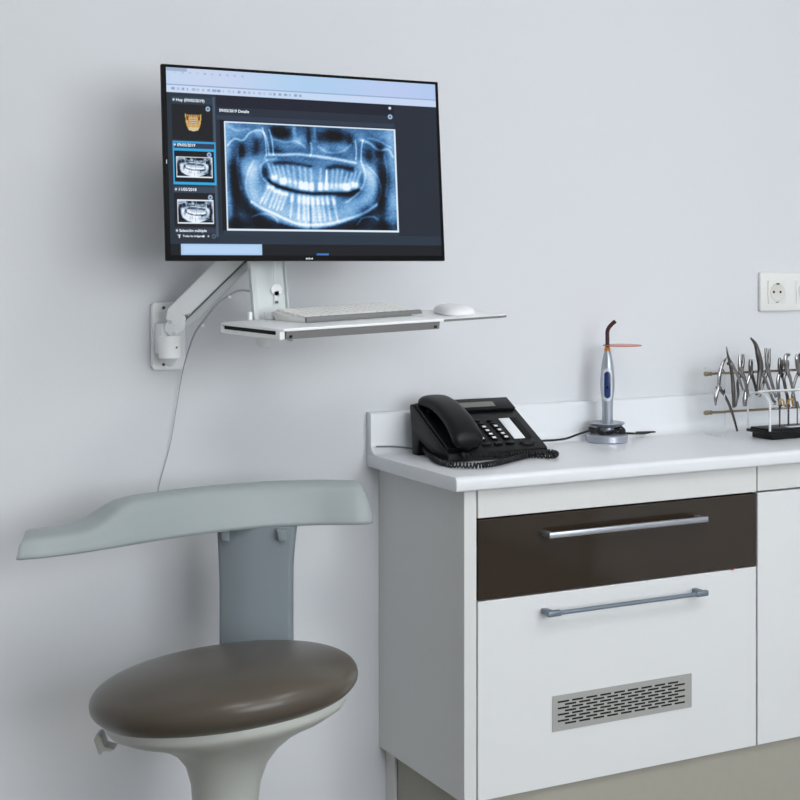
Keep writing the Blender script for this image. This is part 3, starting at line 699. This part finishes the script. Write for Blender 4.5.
# thin cables
cp = [at(285 - 10.5, 258, 2.18), at(274.5, 270, 2.18), at(274, 281, 2.183)]
tag(MB().tube(bez(cp, 6), .0016, 8).build('cable', M['cable']), 'short white cable dropping down the front of the white column under the monitor', 'cable')
cp = [at(252, 291, 2.235), at(240, 290.5, 2.235), at(231, 294, 2.245), at(218, 303, 2.26), at(205, 319, 2.30), at(195, 333, 2.34), at(188, 352, 2.37), at(182, 375, 2.385), at(176, 410, 2.391), at(170, 445, 2.394), at(160, 482, 2.396), at(156.5, 500, 2.3975)]
rr = bez(cp, 8); rad = [.0018 if i < 40 else .0018 - min(1, (i - 40) / 20) * .0010 for i in range(len(rr))]
tag(MB().tube(rr, rad, 8).build('cable', M['cablel']), 'thin cable running along under the arm and hanging down the wall behind the stool', 'cable')
cl = at(229.5, 297.2, 2.238)
MB().lathe([(0, -.003), (.0028, -.0015), (.0028, .0015), (0, .003)], 12, Matrix.Translation(cl)).build('cable_clip', M['armw'], arm)
cl = at(203, 325.5, 2.29)
MB().lathe([(0, -.003), (.0028, -.0015), (.0028, .0015), (0, .003)], 12, Matrix.Translation(cl)).build('cable_clip', M['armw'], arm)

# ------------------------------------------------------------------ telephone
ph0 = wp(1.236, 2.205, ZW + .0006)
tel = thing('telephone', 'black desk telephone with handset and display on the left of the worktop', 'telephone', ph0)
PWD = .211
side_prof = [(.004, .003), (0, .006), (.0, .0165), (.004, .0195), (.140, .0935), (.146, .0925), (.149, .088), (.141, .052), (.138, 0), (.118, 0), (.112, .030), (.06, .012), (.03, .003)]
MB().prism(side_prof, 0, PWD, yz(Matrix.Identity(4)), .0015, 2).build('base', M['black'], tel, world=False, angle=25)
sl = math.atan2(.0935 - .0195, .140 - .004)
mface = Matrix.Translation((0, .004, .0195)) @ Matrix.Rotation(sl, 4, 'X')      # local face: x across, y up the slope, z out
WF = Matrix.Translation(ph0) @ mface; WFi = WF.inverted()
FN = WF.to_3x3() @ Vector((0, 0, 1))
def face(u, v, h=0.0):
    return WFi @ on_plane(u, v, WF @ Vector((0, 0, h)), FN)
SL = .1548
MB().box(.070, PWD - .004, .118, SL + .001, .0, .006, .002, m=mface).build('display_housing', M['black'], tel, world=False)
a, b_ = face(464, 415.5, .006), face(498.5, 409.5, .006)
MB().box(.078, b_.x, .126, .142, .006, .0066, m=mface).build('display', M['lcd'], tel, world=False)
def dkey(u, v, w, d, white):
    p = face(u, v, .003)
    k = MB().box(p.x - w / 2, p.x + w / 2, p.y - d / 2, p.y + d / 2, .0, .0034, .0012, m=mface).build('key', M['key'], tel, world=False)
    if white: MB().box(p.x - w * .28, p.x + w * .28, p.y - d * .26, p.y + d * .30, .0034, .0037, m=mface).build('key_legend', M['legend'], k, world=False)
z6 = lambda x, y: (470 + x / 8.889, 395 + y / 8.889)
for x, y in ((65, 225), (172, 220), (95, 253), (203, 247)): dkey(*z6(x, y), .010, .0055, False)
for x, y in ((22, 290), (125, 283), (230, 275), (50, 322), (155, 315), (262, 308), (80, 353), (185, 347), (292, 340), (110, 385), (215, 378), (322, 371)): dkey(*z6(x, y), .0125, .009, True)
for x, y in ((150, 433), (255, 425), (360, 417)): dkey(*z6(x, y), .0165, .007, False)
q = [face(*z6(*p), .001) for p in ((245, 208), (340, 205), (497, 379), (402, 386))]
MB().box((q[0].x + q[3].x) / 2, (q[1].x + q[2].x) / 2, (q[2].y + q[3].y) / 2, (q[0].y + q[1].y) / 2, 0, .0014, .0003, m=mface).build('index_card', M['card'], tel, world=False)
xr = (q[1].x + q[2].x) / 2
MB().box(xr + .002, xr + .016, q[2].y + .002, q[1].y, 0, .0022, .0006, m=mface).build('card_holder', M['hole'], tel, world=False)
p = face(*z6(512, 412), .002)
MB().lathe([(0, .0), (.017, 0), (.017, .002), (.014, .0036), (0, .0026)], 28, mface @ Matrix.Translation((p.x, p.y, 0)) @ Matrix.Diagonal((1, .62, 1, 1))).build('navigation_pad', M['black_t'], tel, world=False)
# cradle and handset
MB().prism([(.003, .004), (.066, .004), (.066, .15), (.003, .15)], 0, .006, mface, .002, 2).build('cradle', M['black_t'], tel, world=False)
MB().box(.012, .024, .112, .118, .005, .014, .002, m=mface).build('hook_switch', M['black_t'], tel, world=False)
hs = []
N = 22
for i in range(N + 1):
    f = i / N; y = -.012 + f * .163
    e = abs(2 * f - 1)
    zc_ = .0215 - .0125 * f ** 1.5 + .019 * (1 - e ** 2.2)
    hz = .0115 + .0050 * e ** 3; hw = .0285 + .0030 * e ** 2
    if f < .08 or f > .92:
        k = math.sqrt(max(0.02, 1 - ((.08 - min(f, 1 - f)) / .085) ** 2)); hz *= k; hw *= .55 + .45 * k
    if e > .45: zc_ -= .0
    ring = []
    for j in range(24):
        t = 2 * PI * j / 24; ct, st_ = math.cos(t), math.sin(t)
        ring.append(mface @ Vector((.0345 + hw * math.copysign(abs(ct) ** .7, ct), y, zc_ + hz * math.copysign(abs(st_) ** .75, st_))))
    hs.append(ring)
hst = MB().rings(hs).build('handset', M['black_t'], tel, world=False, angle=80)
for y, zt_ in ((.010, .022), (.134, .012)):
    MB().lathe([(0, .0065), (.016, .0065), (.020, .0065 + (zt_ - .0065) * .4), (.021, zt_), (0, zt_)], 24, mface @ Matrix.Translation((.0345, y, 0))).build('handset_cup', M['black'], hst, world=False)
# coiled cord
cpx = [(424, 446, .016), (427, 452, .008), (436, 460, .005), (448, 464, .005), (463, 465, .0055), (480, 465.5, .0055), (497, 463, .0055), (515, 458.5, .0055), (530, 455, .0055), (545, 455.3, .0055), (552, 456, .0055)]
def tabl(u, v, h):
    return on_plane(u, v, Vector((0, 0, ZW + h + .0012)), Vector((0, 0, 1)))
def coil(path, R, r, pitch, n=9):
    P = bez(path, 14)
    out = []; acc = 0; last = P[0]; ph = 0
    # resample
    d = [0]
    for a, b in zip(P[:-1], P[1:]): d.append(d[-1] + (b - a).length)
    tot = d[-1]; steps = int(tot / pitch * n)
    j = 0; nrm = Vector((0, 0, 1))
    for i in range(steps):
        s_ = tot * i / steps
        while j < len(d) - 2 and d[j + 1] < s_: j += 1
        f = (s_ - d[j]) / max(1e-9, d[j + 1] - d[j]); c = P[j].lerp(P[j + 1], f); t = (P[j + 1] - P[j]).normalized()
        nn = (nrm - t * nrm.dot(t)).normalized(); bb = t.cross(nn)
        a = 2 * PI * i / n
        out.append(c + nn * (R * math.cos(a)) + bb * (R * math.sin(a)))
    return out
cm = MB()
path1 = [tabl(*q_) for q_ in cpx]
path2 = [tabl(552, 456, .0055), tabl(556, 453.6, .0058), tabl(548, 451.8, .0065), tabl(535, 453, .0095), tabl(515, 452.8, .013), tabl(490, 454.5, .0145), tabl(474, 456.5, .0145), tabl(466, 456.5, .0135), tabl(461.5, 452.5, .013), tabl(461, 449, .016)]
cm.tube(coil(path1[:-1], .0040, .0014, .0066, 12), .0017, 6)
cm.tube(coil([path1[-2]] + path2, .0040, .0014, .0066, 12), .0017, 6)
cm.build('coiled_cord', M['rubber'], tel)
# grey phone line at the left, black lead to the curing light
lp = [at(376, 446.5, 2.372), at(398, 446.8, 2.368), tabl(417, 449, .002), tabl(424, 450, .003)]
tag(MB().tube(bez([(p.x, min(p.y, -.030), max(p.z, ZW + .0032)) for p in lp], 8), .0016, 8).build('telephone_line', M['cableg']), 'thin grey telephone line lying along the upstand left of the telephone', 'cable')

# ------------------------------------------------------------------ curing light in its charging base
lc = at(607, 441, 2.333); lc.z = ZW + .0005
chg = thing('charging_base', 'round silver charging base holding the upright curing light', 'charging base', lc)
MB().lathe([(0, 0), (.040, 0), (.0415, .002), (.0415, .013), (.039, .0155), (.024, .017), (.015, .019), (.014, .028), (.03, .0325), (.036, .0375), (.035, .039), (.028, .0358), (.0145, .035), (0, .035)], 48).build('base', M['lampbody'], chg, world=False)
hp = thing('curing_light', 'slim silver dental curing light with blue buttons and an orange shield', 'curing light', lc + Vector((.001, 0, .0355)))
lprof = [(0, 0), (.0105, .0002), (.0112, .004), (.0108, .03), (.0115, .05), (.0142, .068), (.0146, .082), (.0135, .10), (.0115, .12), (.0085, .137), (.0062, .146), (0, .146)]
MB().lathe(lprof, 36).build('handpiece', M['lampbody'], hp, world=False)
def patch(z0, z1, half, off, n=14, k=16):
    # rounded-rectangle patch hugging the handpiece, facing the room
    pr = np.array(lprof[1:-1]); kx = .1455
    fx, fyv = -(SN + kx * CS), -(CS - kx * SN); a0 = math.atan2(fyv, fx)
    bm = bmesh.new(); grid = []
    for i in range(k + 1):
        f = i / k; z = z0 + (z1 - z0) * f
        e = min(f, 1 - f); w = half * (1 if e > .12 else math.sqrt(max(.03, 1 - ((.12 - e) / .12) ** 2)))
        r = np.interp(z, pr[:, 1], pr[:, 0]) + off
        grid.append([bm.verts.new((r * math.cos(a0 + w / r * (2 * j / n - 1)), r * math.sin(a0 + w / r * (2 * j / n - 1)), z)) for j in range(n + 1)])
    for i in range(k):
        for j in range(n): bm.faces.new((grid[i][j], grid[i][j + 1], grid[i + 1][j + 1], grid[i + 1][j]))
    bmesh.ops.recalc_face_normals(bm, faces=bm.faces)
    bmesh.ops.solidify(bm, geom=list(bm.faces), thickness=.0004)
    mb = MB(); mb.bm.free(); mb.bm = bm; return mb
patch(.046, .112, .0098, .0006).build('control_surround', M['lightgrey'], hp, world=False)
pb = patch(.052, .106, .0066, .0013).build('button_panel', M['blue'], hp, world=False)
patch(.072, .0765, .0022, .0019).build('button', M['black'], pb, world=False)
MB().lathe([(0, .1461), (.0062, .1461), (.006, .151), (.0045, .154), (0, .154)], 24).build('collar', M['orange_r'], hp, world=False)
rv = Vector((CS, -SN, 0))
pts = [Vector((0, 0, .146)), Vector((0, 0, .172)), Vector((0, 0, .185)), rv * .003 + Vector((0, 0, .193)), rv * .009 + Vector((0, 0, .200)), rv * .016 + Vector((0, 0, .206))]
MB().tube(bez(pts, 5), .0042, 14).build('light_guide', M['rod'], hp, world=False)
MB().lathe([(0, 0), (.038, 0), (.039, .001), (.038, .002), (0, .002)], 40, Matrix.Translation(rv * .030 + Vector((0, 0, .1565)))).build('shield', M['orange'], hp, world=False)
# black lead: from the telephone round the base, tail to the right
cen = lc + Vector((0, 0, .022))
lp = [at(536, 441.5, 2.33), at(545, 440.6, 2.345), at(556, 440, 2.35), at(567, 438.3, 2.348), at(579, 434, 2.335)]
lp.append(cen + Vector((-.036, -.018, .007)))
for i in range(38):
    a = -2.6 + i * .5; R = .028 + .004 * math.sin(i * .9) + .009 * (i % 7) / 7
    lp.append(cen + Vector((R * math.cos(a) * 1.05, R * math.sin(a), -.003 + .0095 * ((i * 5) % 13) / 13)))
lp += [cen + Vector((.045, -.02, -.006)), tabl(633, 433.5, .008), tabl(645, 432.2, .004), tabl(648, 431, .005), tabl(640, 430.5, .006), tabl(628, 431, .007)]
lp = [Vector((p.x, min(p.y, -.024), p.z)) for p in lp]
tag(MB().tube(bez(lp, 6), .0022, 6).build('power_lead', M['rubber']), 'black lead from the telephone wound around the silver charging base', 'cable')

# ------------------------------------------------------------------ pliers rack
RY = 2.315
rk = thing('pliers_rack', 'clear acrylic rack with two metal rails that carries the upright pliers', 'instrument rack', wp(2.1, RY, ZW))
ru = at(706, 374, RY); rl = at(704, 413, RY)
xpan = at(713, 400, RY).x
for xa in (xpan, 2.41):
    mp = Matrix.Translation((xa, 0, 0)) @ Matrix(((0, 0, 1, 0), (1, 0, 0, 0), (0, 1, 0, 0), (0, 0, 0, 1)))
    MB().prism(rrect(RY - YW - .034, RY - YW + .030, ZW + .0006, ru.z + .012, .01), 0, .004, mp, .0008, 2).build('end_panel', M['acry'], rk)
for zz, nm in ((ru.z, 'rail'), (rl.z, 'rail')):
    MB().tube([(ru.x + .006, RY - YW, zz), (2.43, RY - YW, zz)], .0027, 12).build(nm, M['bronze'], rk)
    MB().lathe([(0, -.007), (.004, -.0055), (.0052, 0), (.004, .005), (.003, .008), (.0045, .009), (.0045, .012), (0, .012)], 20, Matrix.Translation((ru.x + .002, RY - YW, zz)) @ Matrix.Rotation(PI / 2, 4, 'Y')).build('rail_knob', M['bronze'], rk)
# pliers: halves as tapered flat bars, crossing at a joint
PG = 'dental pliers on the acrylic rack'
zz7 = lambda x, y: (680 + x / 5.717, 320 + y / 5.717)
def pliers(label, Yp, joint, halves, mats=('steel', 'steel_d')):
    jp = at(*zz7(*joint), Yp)
    t = thing('pliers', label, 'pliers', jp, PG)
    for n_, (pts, rads) in enumerate(halves):
        P = [at(*zz7(x, y), Yp + (.0022 if n_ else -.0022)) for x, y in pts]
        n = 6
        rads = list(rads) + [rads[-1]] * (len(P) - len(rads))
        Q = bez(P, n); R = []
        for i in range(len(rads) - 1): R += [rads[i] + (rads[i + 1] - rads[i]) * k / n for k in range(n)]
        R.append(rads[-1]); R = [q_ * .00039 for q_ in R]
        MB().tube(Q, R, 10, flat=.7, up=(0, 1, 0)).build('handle_half', M[mats[n_ % len(mats)]], t)
    MB().lathe([(0, -.006), (.0036, -.0055), (.0036, .0055), (0, .006)], 16, Matrix.Translation(jp) @ Matrix.Rotation(PI / 2, 4, 'X')).build('joint_screw', M['steel'], t)
pliers('leftmost steel pliers hanging open with their beak pointing down', 2.303, (222, 388),
       [([(268, 212), (240, 260), (226, 320), (220, 390), (205, 440), (203, 490)], [3, 11, 12, 10, 12, 5]),
        ([(214, 440), (216, 400), (232, 400), (270, 460), (298, 530), (328, 636)], [5, 8, 9, 8, 8, 6])], ('steel', 'steel_d'))
pliers('second pliers from the left, with a thin pointed beak and a long straight dark handle', 2.290, (284, 250),
       [([(266, 152), (272, 195), (288, 255), (300, 330), (306, 410), (308, 500)], [3, 6, 10, 11, 13, 10]),
        ([(268, 180), (276, 215), (300, 255), (330, 320), (342, 350), (360, 400)], [3, 6, 9, 9, 8, 6])], ('steel_d', 'steel'))
pliers('third pliers from the left, with a blunt two-pronged beak and a broad leaf-shaped handle end', 2.303, (350, 285),
       [([(343, 195), (342, 240), (346, 285), (372, 350), (392, 440)], [8, 12, 15, 11, 9]),
        ([(361, 196), (362, 240), (352, 285), (330, 360), (332, 420), (320, 495)], [6, 9, 12, 9, 9, 4])])
pliers('small pliers with a short stubby beak, fourth from the left on the rack', 2.303, (405, 300),
       [([(402, 225), (402, 260), (406, 300), (425, 360), (440, 425)], [9, 13, 12, 9, 8]),
        ([(412, 225), (410, 260), (404, 300), (384, 370), (372, 450), (370, 492)], [6, 9, 11, 9, 16, 12])], ('steel_d', 'steel'))
pliers('large forceps with a curved horn-like beak, tallest on the rack', 2.292, (462, 300),
       [([(404, 102), (432, 140), (448, 200), (460, 270), (452, 340), (446, 410)], [5, 12, 18, 19, 13, 11]),
        ([(425, 140), (446, 185), (462, 250), (470, 300), (500, 370), (528, 450), (545, 470)], [4, 8, 10, 10, 9, 8])], ('steel_d', 'steel'))
pliers('pliers with two parallel square-tipped prongs right of the curved forceps', 2.303, (502, 290),
       [([(490, 160), (493, 205), (498, 260), (510, 310), (548, 440)], [9, 11, 13, 11, 9]),
        ([(512, 165), (510, 215), (506, 260), (490, 320), (452, 440)], [7, 9, 12, 10, 8])])
pliers('pliers with a short thick beak left of the hook-nosed pliers', 2.303, (575, 290),
       [([(570, 215), (568, 250), (572, 290), (592, 340), (618, 455), (622, 500)], [8, 12, 13, 10, 8]),
        ([(584, 225), (584, 255), (576, 290), (560, 345), (566, 450), (578, 490)], [6, 10, 12, 12, 10])], ('steel_d', 'steel'))
pliers('pliers with a hooked beak bent to the right', 2.292, (610, 285),
       [([(628, 198), (606, 206), (604, 245), (612, 285), (632, 340), (652, 440), (664, 500)], [7, 13, 14, 13, 10, 8]),
        ([(616, 230), (616, 250), (610, 285), (594, 340), (612, 450), (604, 500)], [6, 10, 12, 10, 8])])
pliers('rightmost pliers at the edge of the picture with a rounded beak', 2.303, (680, 285),
       [([(672, 195), (668, 220), (676, 285), (700, 340), (722, 470)], [8, 14, 13, 10, 8]),
        ([(686, 190), (690, 225), (684, 285), (660, 340), (640, 430), (648, 490)], [8, 12, 12, 9, 7])])

# ------------------------------------------------------------------ bur block with an acrylic arch cover
bx0 = 1.971; by0, by1 = 2.192 - YW, 2.262 - YW; bx1 = 2.20
blk = thing('bur_block', 'black instrument block under a clear acrylic arched cover at the right edge', 'instrument block', wp((bx0 + bx1) / 2, 2.225, ZW))
MB().box(bx0, bx1, by0, by1, ZW + .0125, ZW + .0185, .001).box(bx0 + .012, bx1 - .012, by0 + .006, by1 - .004, ZW + .0005, ZW + .0126, .001).build('base', M['black'], blk)
MB().box(bx0 + .006, bx1 - .006, by0 + .006, by1 - .006, ZW + .0185, ZW + .0225, .001).build('top_plate', M['black_t'], blk)
zb = ZW + .0186; hA = .077
ym = (by0 + by1) / 2; hw_ = (by1 - by0) / 2 - .001
def archpts(off=0, n=24):
    out = []
    for i in range(n + 1):
        a = PI * i / n; out.append((ym - (hw_ - off) * math.copysign(abs(math.cos(a)) ** .85, math.cos(a)), zb + (hA - .03 - off) + .03 * math.sin(a)))
    return [(ym - hw_ + off, zb)] + out + [(ym + hw_ - off, zb)]
for xa in (bx0 + .001, bx1 - .004):
    mp = Matrix.Translation((xa, 0, 0)) @ Matrix(((0, 0, 1, 0), (1, 0, 0, 0), (0, 1, 0, 0), (0, 0, 0, 1)))
    MB().prism(archpts(.0025), 0.0008, .0022, mp).build('end_panel', M['acry'], blk)
    ap = archpts(.0012); MB().tube([Vector((xa + .0015, y_, z_)) for y_, z_ in ap], .0023, 8).build('arch_rim', M['acrye'], blk)  # pale rim stands for light caught by the sheet's edge
# vault sheet
ap, aq = archpts(0), archpts(.0016)
MB().prism(ap[1:-1] + aq[1:-1][::-1], bx0 + .003, bx1 - .006, Matrix(((0, 0, 1, 0), (1, 0, 0, 0), (0, 1, 0, 0), (0, 0, 0, 1)))).build('cover_sheet', M['acry'], blk)
MB().box(bx0 + .002, bx1 - .004, ym - .002, ym + .002, zb + hA, zb + hA + .003, .0008).build('cover_ridge', M['acrye'], blk)  # pale bar paints the bright line along the cover's top
MB().box(2.035, 2.10, by0 + .012, by0 + .026, ZW + .0226, ZW + .0234).build('label_card', M['card'], blk)
BG = 'dental burs standing in the block'
bl = ['thin steel bur nearest the left end of the arched cover', 'short steel bur, second from the left in the block', 'steel pin with a hooked gold head just right of the white arch', 'steel bur with a dark bulb head in the middle of the block',
      'steel pin with a hooked gold head nearest the picture edge', 'short plain steel bur right of the second gold hook', 'steel bur at the very edge of the picture']
bs = [(1.999, .030, .040, 'n'), (2.012, .044, .026, 'n'), (2.024, .030, .050, 'g'), (2.036, .042, .046, 'b'), (2.049, .030, .050, 'g'), (2.060, .044, .030, 'n'), (2.072, .030, .046, 'b')]
for (x, yo, h, k), lb in zip(bs, bl):
    o = thing('dental_bur', lb, 'bur', Vector((x, by0 + yo, ZW + .0227)), BG)
    MB().lathe([(0, 0), (.0013, 0), (.0013, h * .75), (.0009, h), (0, h)], 10).build('shank', M['steel_d'], o, world=False)
    if k == 'g':
        MB().tube(bez([(0, 0, h * .9), (.001, 0, h + .003), (.005, -.002, h + .006), (.0085, -.003, h + .002), (.0095, -.003, h - .007)], 5), .0019, 8).build('hooked_head', M['gold'], o, world=False); continue
    hd = [(0, h * .8), (.0022, h * .82), (.0034, h * .93), (.002, h * 1.08), (0, h * 1.1)] if k != 'n' else [(0, h * .9), (.0016, h * .92), (.0012, h * 1.1), (0, h * 1.12)]
    MB().lathe(hd, 12).build('head', M['gold'] if k == 'g' else M['steel_d'], o, world=False)

# ------------------------------------------------------------------ stool
sd = 2.10; sr = (225 - 400) / F * sd
SC = rd(sr, sd, 0)
st = thing('dental_stool', 'low clinic stool with a taupe round seat and a grey curved arm support', 'stool', SC)
fw = Vector((SN, CS, 0))
tilt = math.radians(-6.4)
seat_z = HC - (687 - V0) / F * sd
pitch = math.radians(4.8); rgt = Vector((CS, -SN, 0))
def seat_m(f=1): return Matrix.Translation(Vector((SC.x, SC.y, seat_z))) @ Matrix.Rotation(-pitch * f, 4, rgt) @ Matrix.Rotation(tilt * f, 4, fw)
mseat = seat_m()
n = 44; prof = []
for i in range(n + 1):
    a = -PI / 2 + PI * i / n
    prof.append((.1985 * abs(math.cos(a)) ** .70, .0490 * math.copysign(abs(math.sin(a)) ** .92, math.sin(a))))
MB().lathe(prof, 72, mseat).build('seat', M['seat'], st, angle=80)
# seat pan flowing into the column
rings = []
pan = [(.0, -.020, 1), (.150, -.020, 1), (.1745, -.020, 1), (.1775, -.023, 1), (.1775, -.036, 1), (.172, -.043, 1), (.152, -.053, .95), (.125, -.062, .9), (.100, -.073, .75), (.078, -.088, .5), (.061, -.110, .25), (.0515, -.140, .1), (.048, -.18, 0), (.046, -.24, 0), (.044, -.30, 0)]
for r, z, f in pan:
    m_ = seat_m(f)
    rings.append([m_ @ Vector((max(r, 1e-5) * math.cos(2 * PI * j / 56), max(r, 1e-5) * math.sin(2 * PI * j / 56), z)) for j in range(56)])
MB().rings(rings).build('seat_pan', M['stoolp'], st, angle=60)
MB().lathe([(0, .09), (.026, .09), (.026, seat_z - .29), (0, seat_z - .29)], 24, Matrix.Translation((SC.x, SC.y, 0))).build('gas_lift', M['chrome'], st)
for k in range(5):
    a = 2 * PI * k / 5 + .3; dv = Vector((math.cos(a), math.sin(a), 0))
    lg = MB().tube([SC + Vector((0, 0, .105)), SC + dv * .12 + Vector((0, 0, .10)), SC + dv * .26 + Vector((0, 0, .075))], [.03, .024, .016], 12).build('leg', M['stoolp'], st)
    w = SC + dv * .26
    MB().tube([w + Vector((-dv.y, dv.x, 0)) * -.012 + Vector((0, 0, .0285)), w + Vector((-dv.y, dv.x, 0)) * .012 + Vector((0, 0, .0285))], .028, 20).build('castor', M['black'], lg)
# tilt lever at the left of the pan
lv = rd((106 - 400) / F * 2.1, 2.085, HC - (741 - V0) / F * 2.085)
rx = Vector((CS, -SN, 0))
ml = frame(lv, rx, Vector((0, 0, 1)))
MB().prism([(-.0125, .006), (-.009, .013), (-.004, .014), (-.001, .010), (.0035, -.004), (.018, -.008), (.013, -.0115), (.001, -.011), (-.002, -.017), (-.006, -.014)], -.014, .014, ml, .002, 2).build('tilt_lever', M['stoolp'], st)
# support post behind the seat
pd = 2.335
def rdp(u, d, z): return rd((u - 400) / F * d, d, z)
zt, zbm = HC - .4365 + .002, .50
rings = []
for h in np.linspace(0, 1, 14):
    z = zbm + (zt - zbm) * h
    e = max(0, (z - (zt - .09)) / .09)
    ul, ur = 217 - 0 + 2.5 * (1 - e), 291 + 4 * e ** 2
    c0 = [rdp(ul, pd - .004, z), rdp(ul + 3, pd - .010, z), rdp((ul + ur) / 2, pd - .013 + .0, z), rdp(ur - 3, pd - .010, z), rdp(ur, pd - .004, z), rdp(ur + 2.5, pd + .016, z), rdp(ur, pd + .022, z), rdp((ul + ur) / 2, pd + .024, z), rdp(ul + 3, pd + .022, z), rdp(ul + 1, pd + .016, z)]
    rings.append(c0)
MB().rings(rings).build('support_post', M['stoolb'], st, angle=50)
pb0 = rdp(255, pd, zbm + .02)
MB().tube([pb0 + Vector((0, 0, .015)), rdp(252, pd - .02, zbm - .01), SC + Vector((0, 0, seat_z - .16))], [.03, .028, .024], 14, flat=.6, up=(0, 0, 1)).build('post_bracket', M['stoolb'], st)
# curved arm
Ub = [15, 17, 24, 46, 80, 105, 118, 130, 146, 190, 255, 310, 345, 359, 369, 375]
Db = [2.074, 2.0735, 2.075, 2.088, 2.120, 2.148, 2.163, 2.178, 2.199, 2.255, 2.318, 2.345, 2.349, 2.351, 2.357, 2.368]
Hb = [.017, .026, .032, .034, .034, .041, .051, .062, .069, .071, .072, .072, .071, .070, .067, .060]
Wb = [.056, .074, .090, .097, .098, .093, .090, .087, .084, .078, .074, .072, .068, .062, .055, .048]
zb_ = HC - .4385
plan = bez([Vector((Ub[i], Db[i], 0)) for i in range(len(Ub))], 4)
hh = bez([Vector((Hb[i], Wb[i], 0)) for i in range(len(Ub))], 4)
base_pts = [rdp(p.x, p.y, 0) for p in plan]
rings = []
NP = len(plan)
for i in range(NP):
    t_ = (base_pts[min(i + 1, NP - 1)] - base_pts[max(i - 1, 0)]).normalized()
    nb = Vector((-t_.y, t_.x, 0))                         # towards the wall
    h, w = hh[i].x, hh[i].y
    f = i / (NP - 1)
    pull = 0
    if f > .9: pull = -.004 * ((f - .9) / .1) ** 1.5
    if f < .08: pull = .003 * ((.08 - f) / .08) ** 1.5
    zlow = zb_ + (.0 if f < .5 else .004 * math.sin((f - .5) * 2 * PI) * 0)
    fl = .016 * min(1, h / .07)
    sec = [(0, 0), (.001, .004), (fl * .6, h * .5), (fl, h * .80), (fl + .004, h * .93), (fl + .013, h), (w * .6, h * 1.01), (w - fl - .012, h), (w - fl - .003, h * .93), (w - fl * .7, h * .6), (w - .001, .004), (w, 0)]
    skew = .026 * max(0, 1 - f / .22) ** 1.3
    rings.append([base_pts[i] + nb * a + t_ * (pull * min(1, b / max(h, 1e-4)) + skew * min(1, a / w) ** 1.4) + Vector((0, 0, zlow + b)) for a, b in sec])
rings = [[p + (q_ - p) * .006 for p, q_ in zip(rings[0], rings[1])]] * 1 + rings
rings[0], rings[1] = rings[1], rings[0]
MB().rings(rings).build('arm_support', M['stoolg'], st, angle=60, subsurf=1)
for u in (225.5, 282):
    pt = rdp(u, pd - .013, zb_ - .004)
    mtab = frame(pt, rx, Vector((0, 0, 1)))
    MB().prism([(-.0075, .006), (.0075, .006), (.0075, -.012), (-.0045, -.012)], -.008, .012, mtab, .001).build('arm_tab', M['stoolb'], st)

# ------------------------------------------------------------------ world, camera
w = bpy.data.worlds.new('World'); bpy.context.scene.world = w; w.use_nodes = True
w.node_tree.nodes['Background'].inputs['Color'].default_value = (.75, .82, .9, 1)
w.node_tree.nodes['Background'].inputs['Strength'].default_value = .3
cam = bpy.data.cameras.new('camera'); co_ = bpy.data.objects.new('camera', cam); C.objects.link(co_)
co_.location = CAM; co_.rotation_euler = (PI / 2, 0, -TH)
cam.sensor_width = 36; cam.sensor_fit = 'HORIZONTAL'; cam.lens = F / 800 * 36
cam.shift_y = -(400 - V0) / 800
cam.clip_start = .05
sc = bpy.context.scene
sc.camera = co_
sc.view_settings.view_transform = 'Standard'; sc.view_settings.look = 'None'
sc.view_settings.exposure = EXPOSURE; sc.view_settings.gamma = 1; sc.view_settings.use_curve_mapping = False
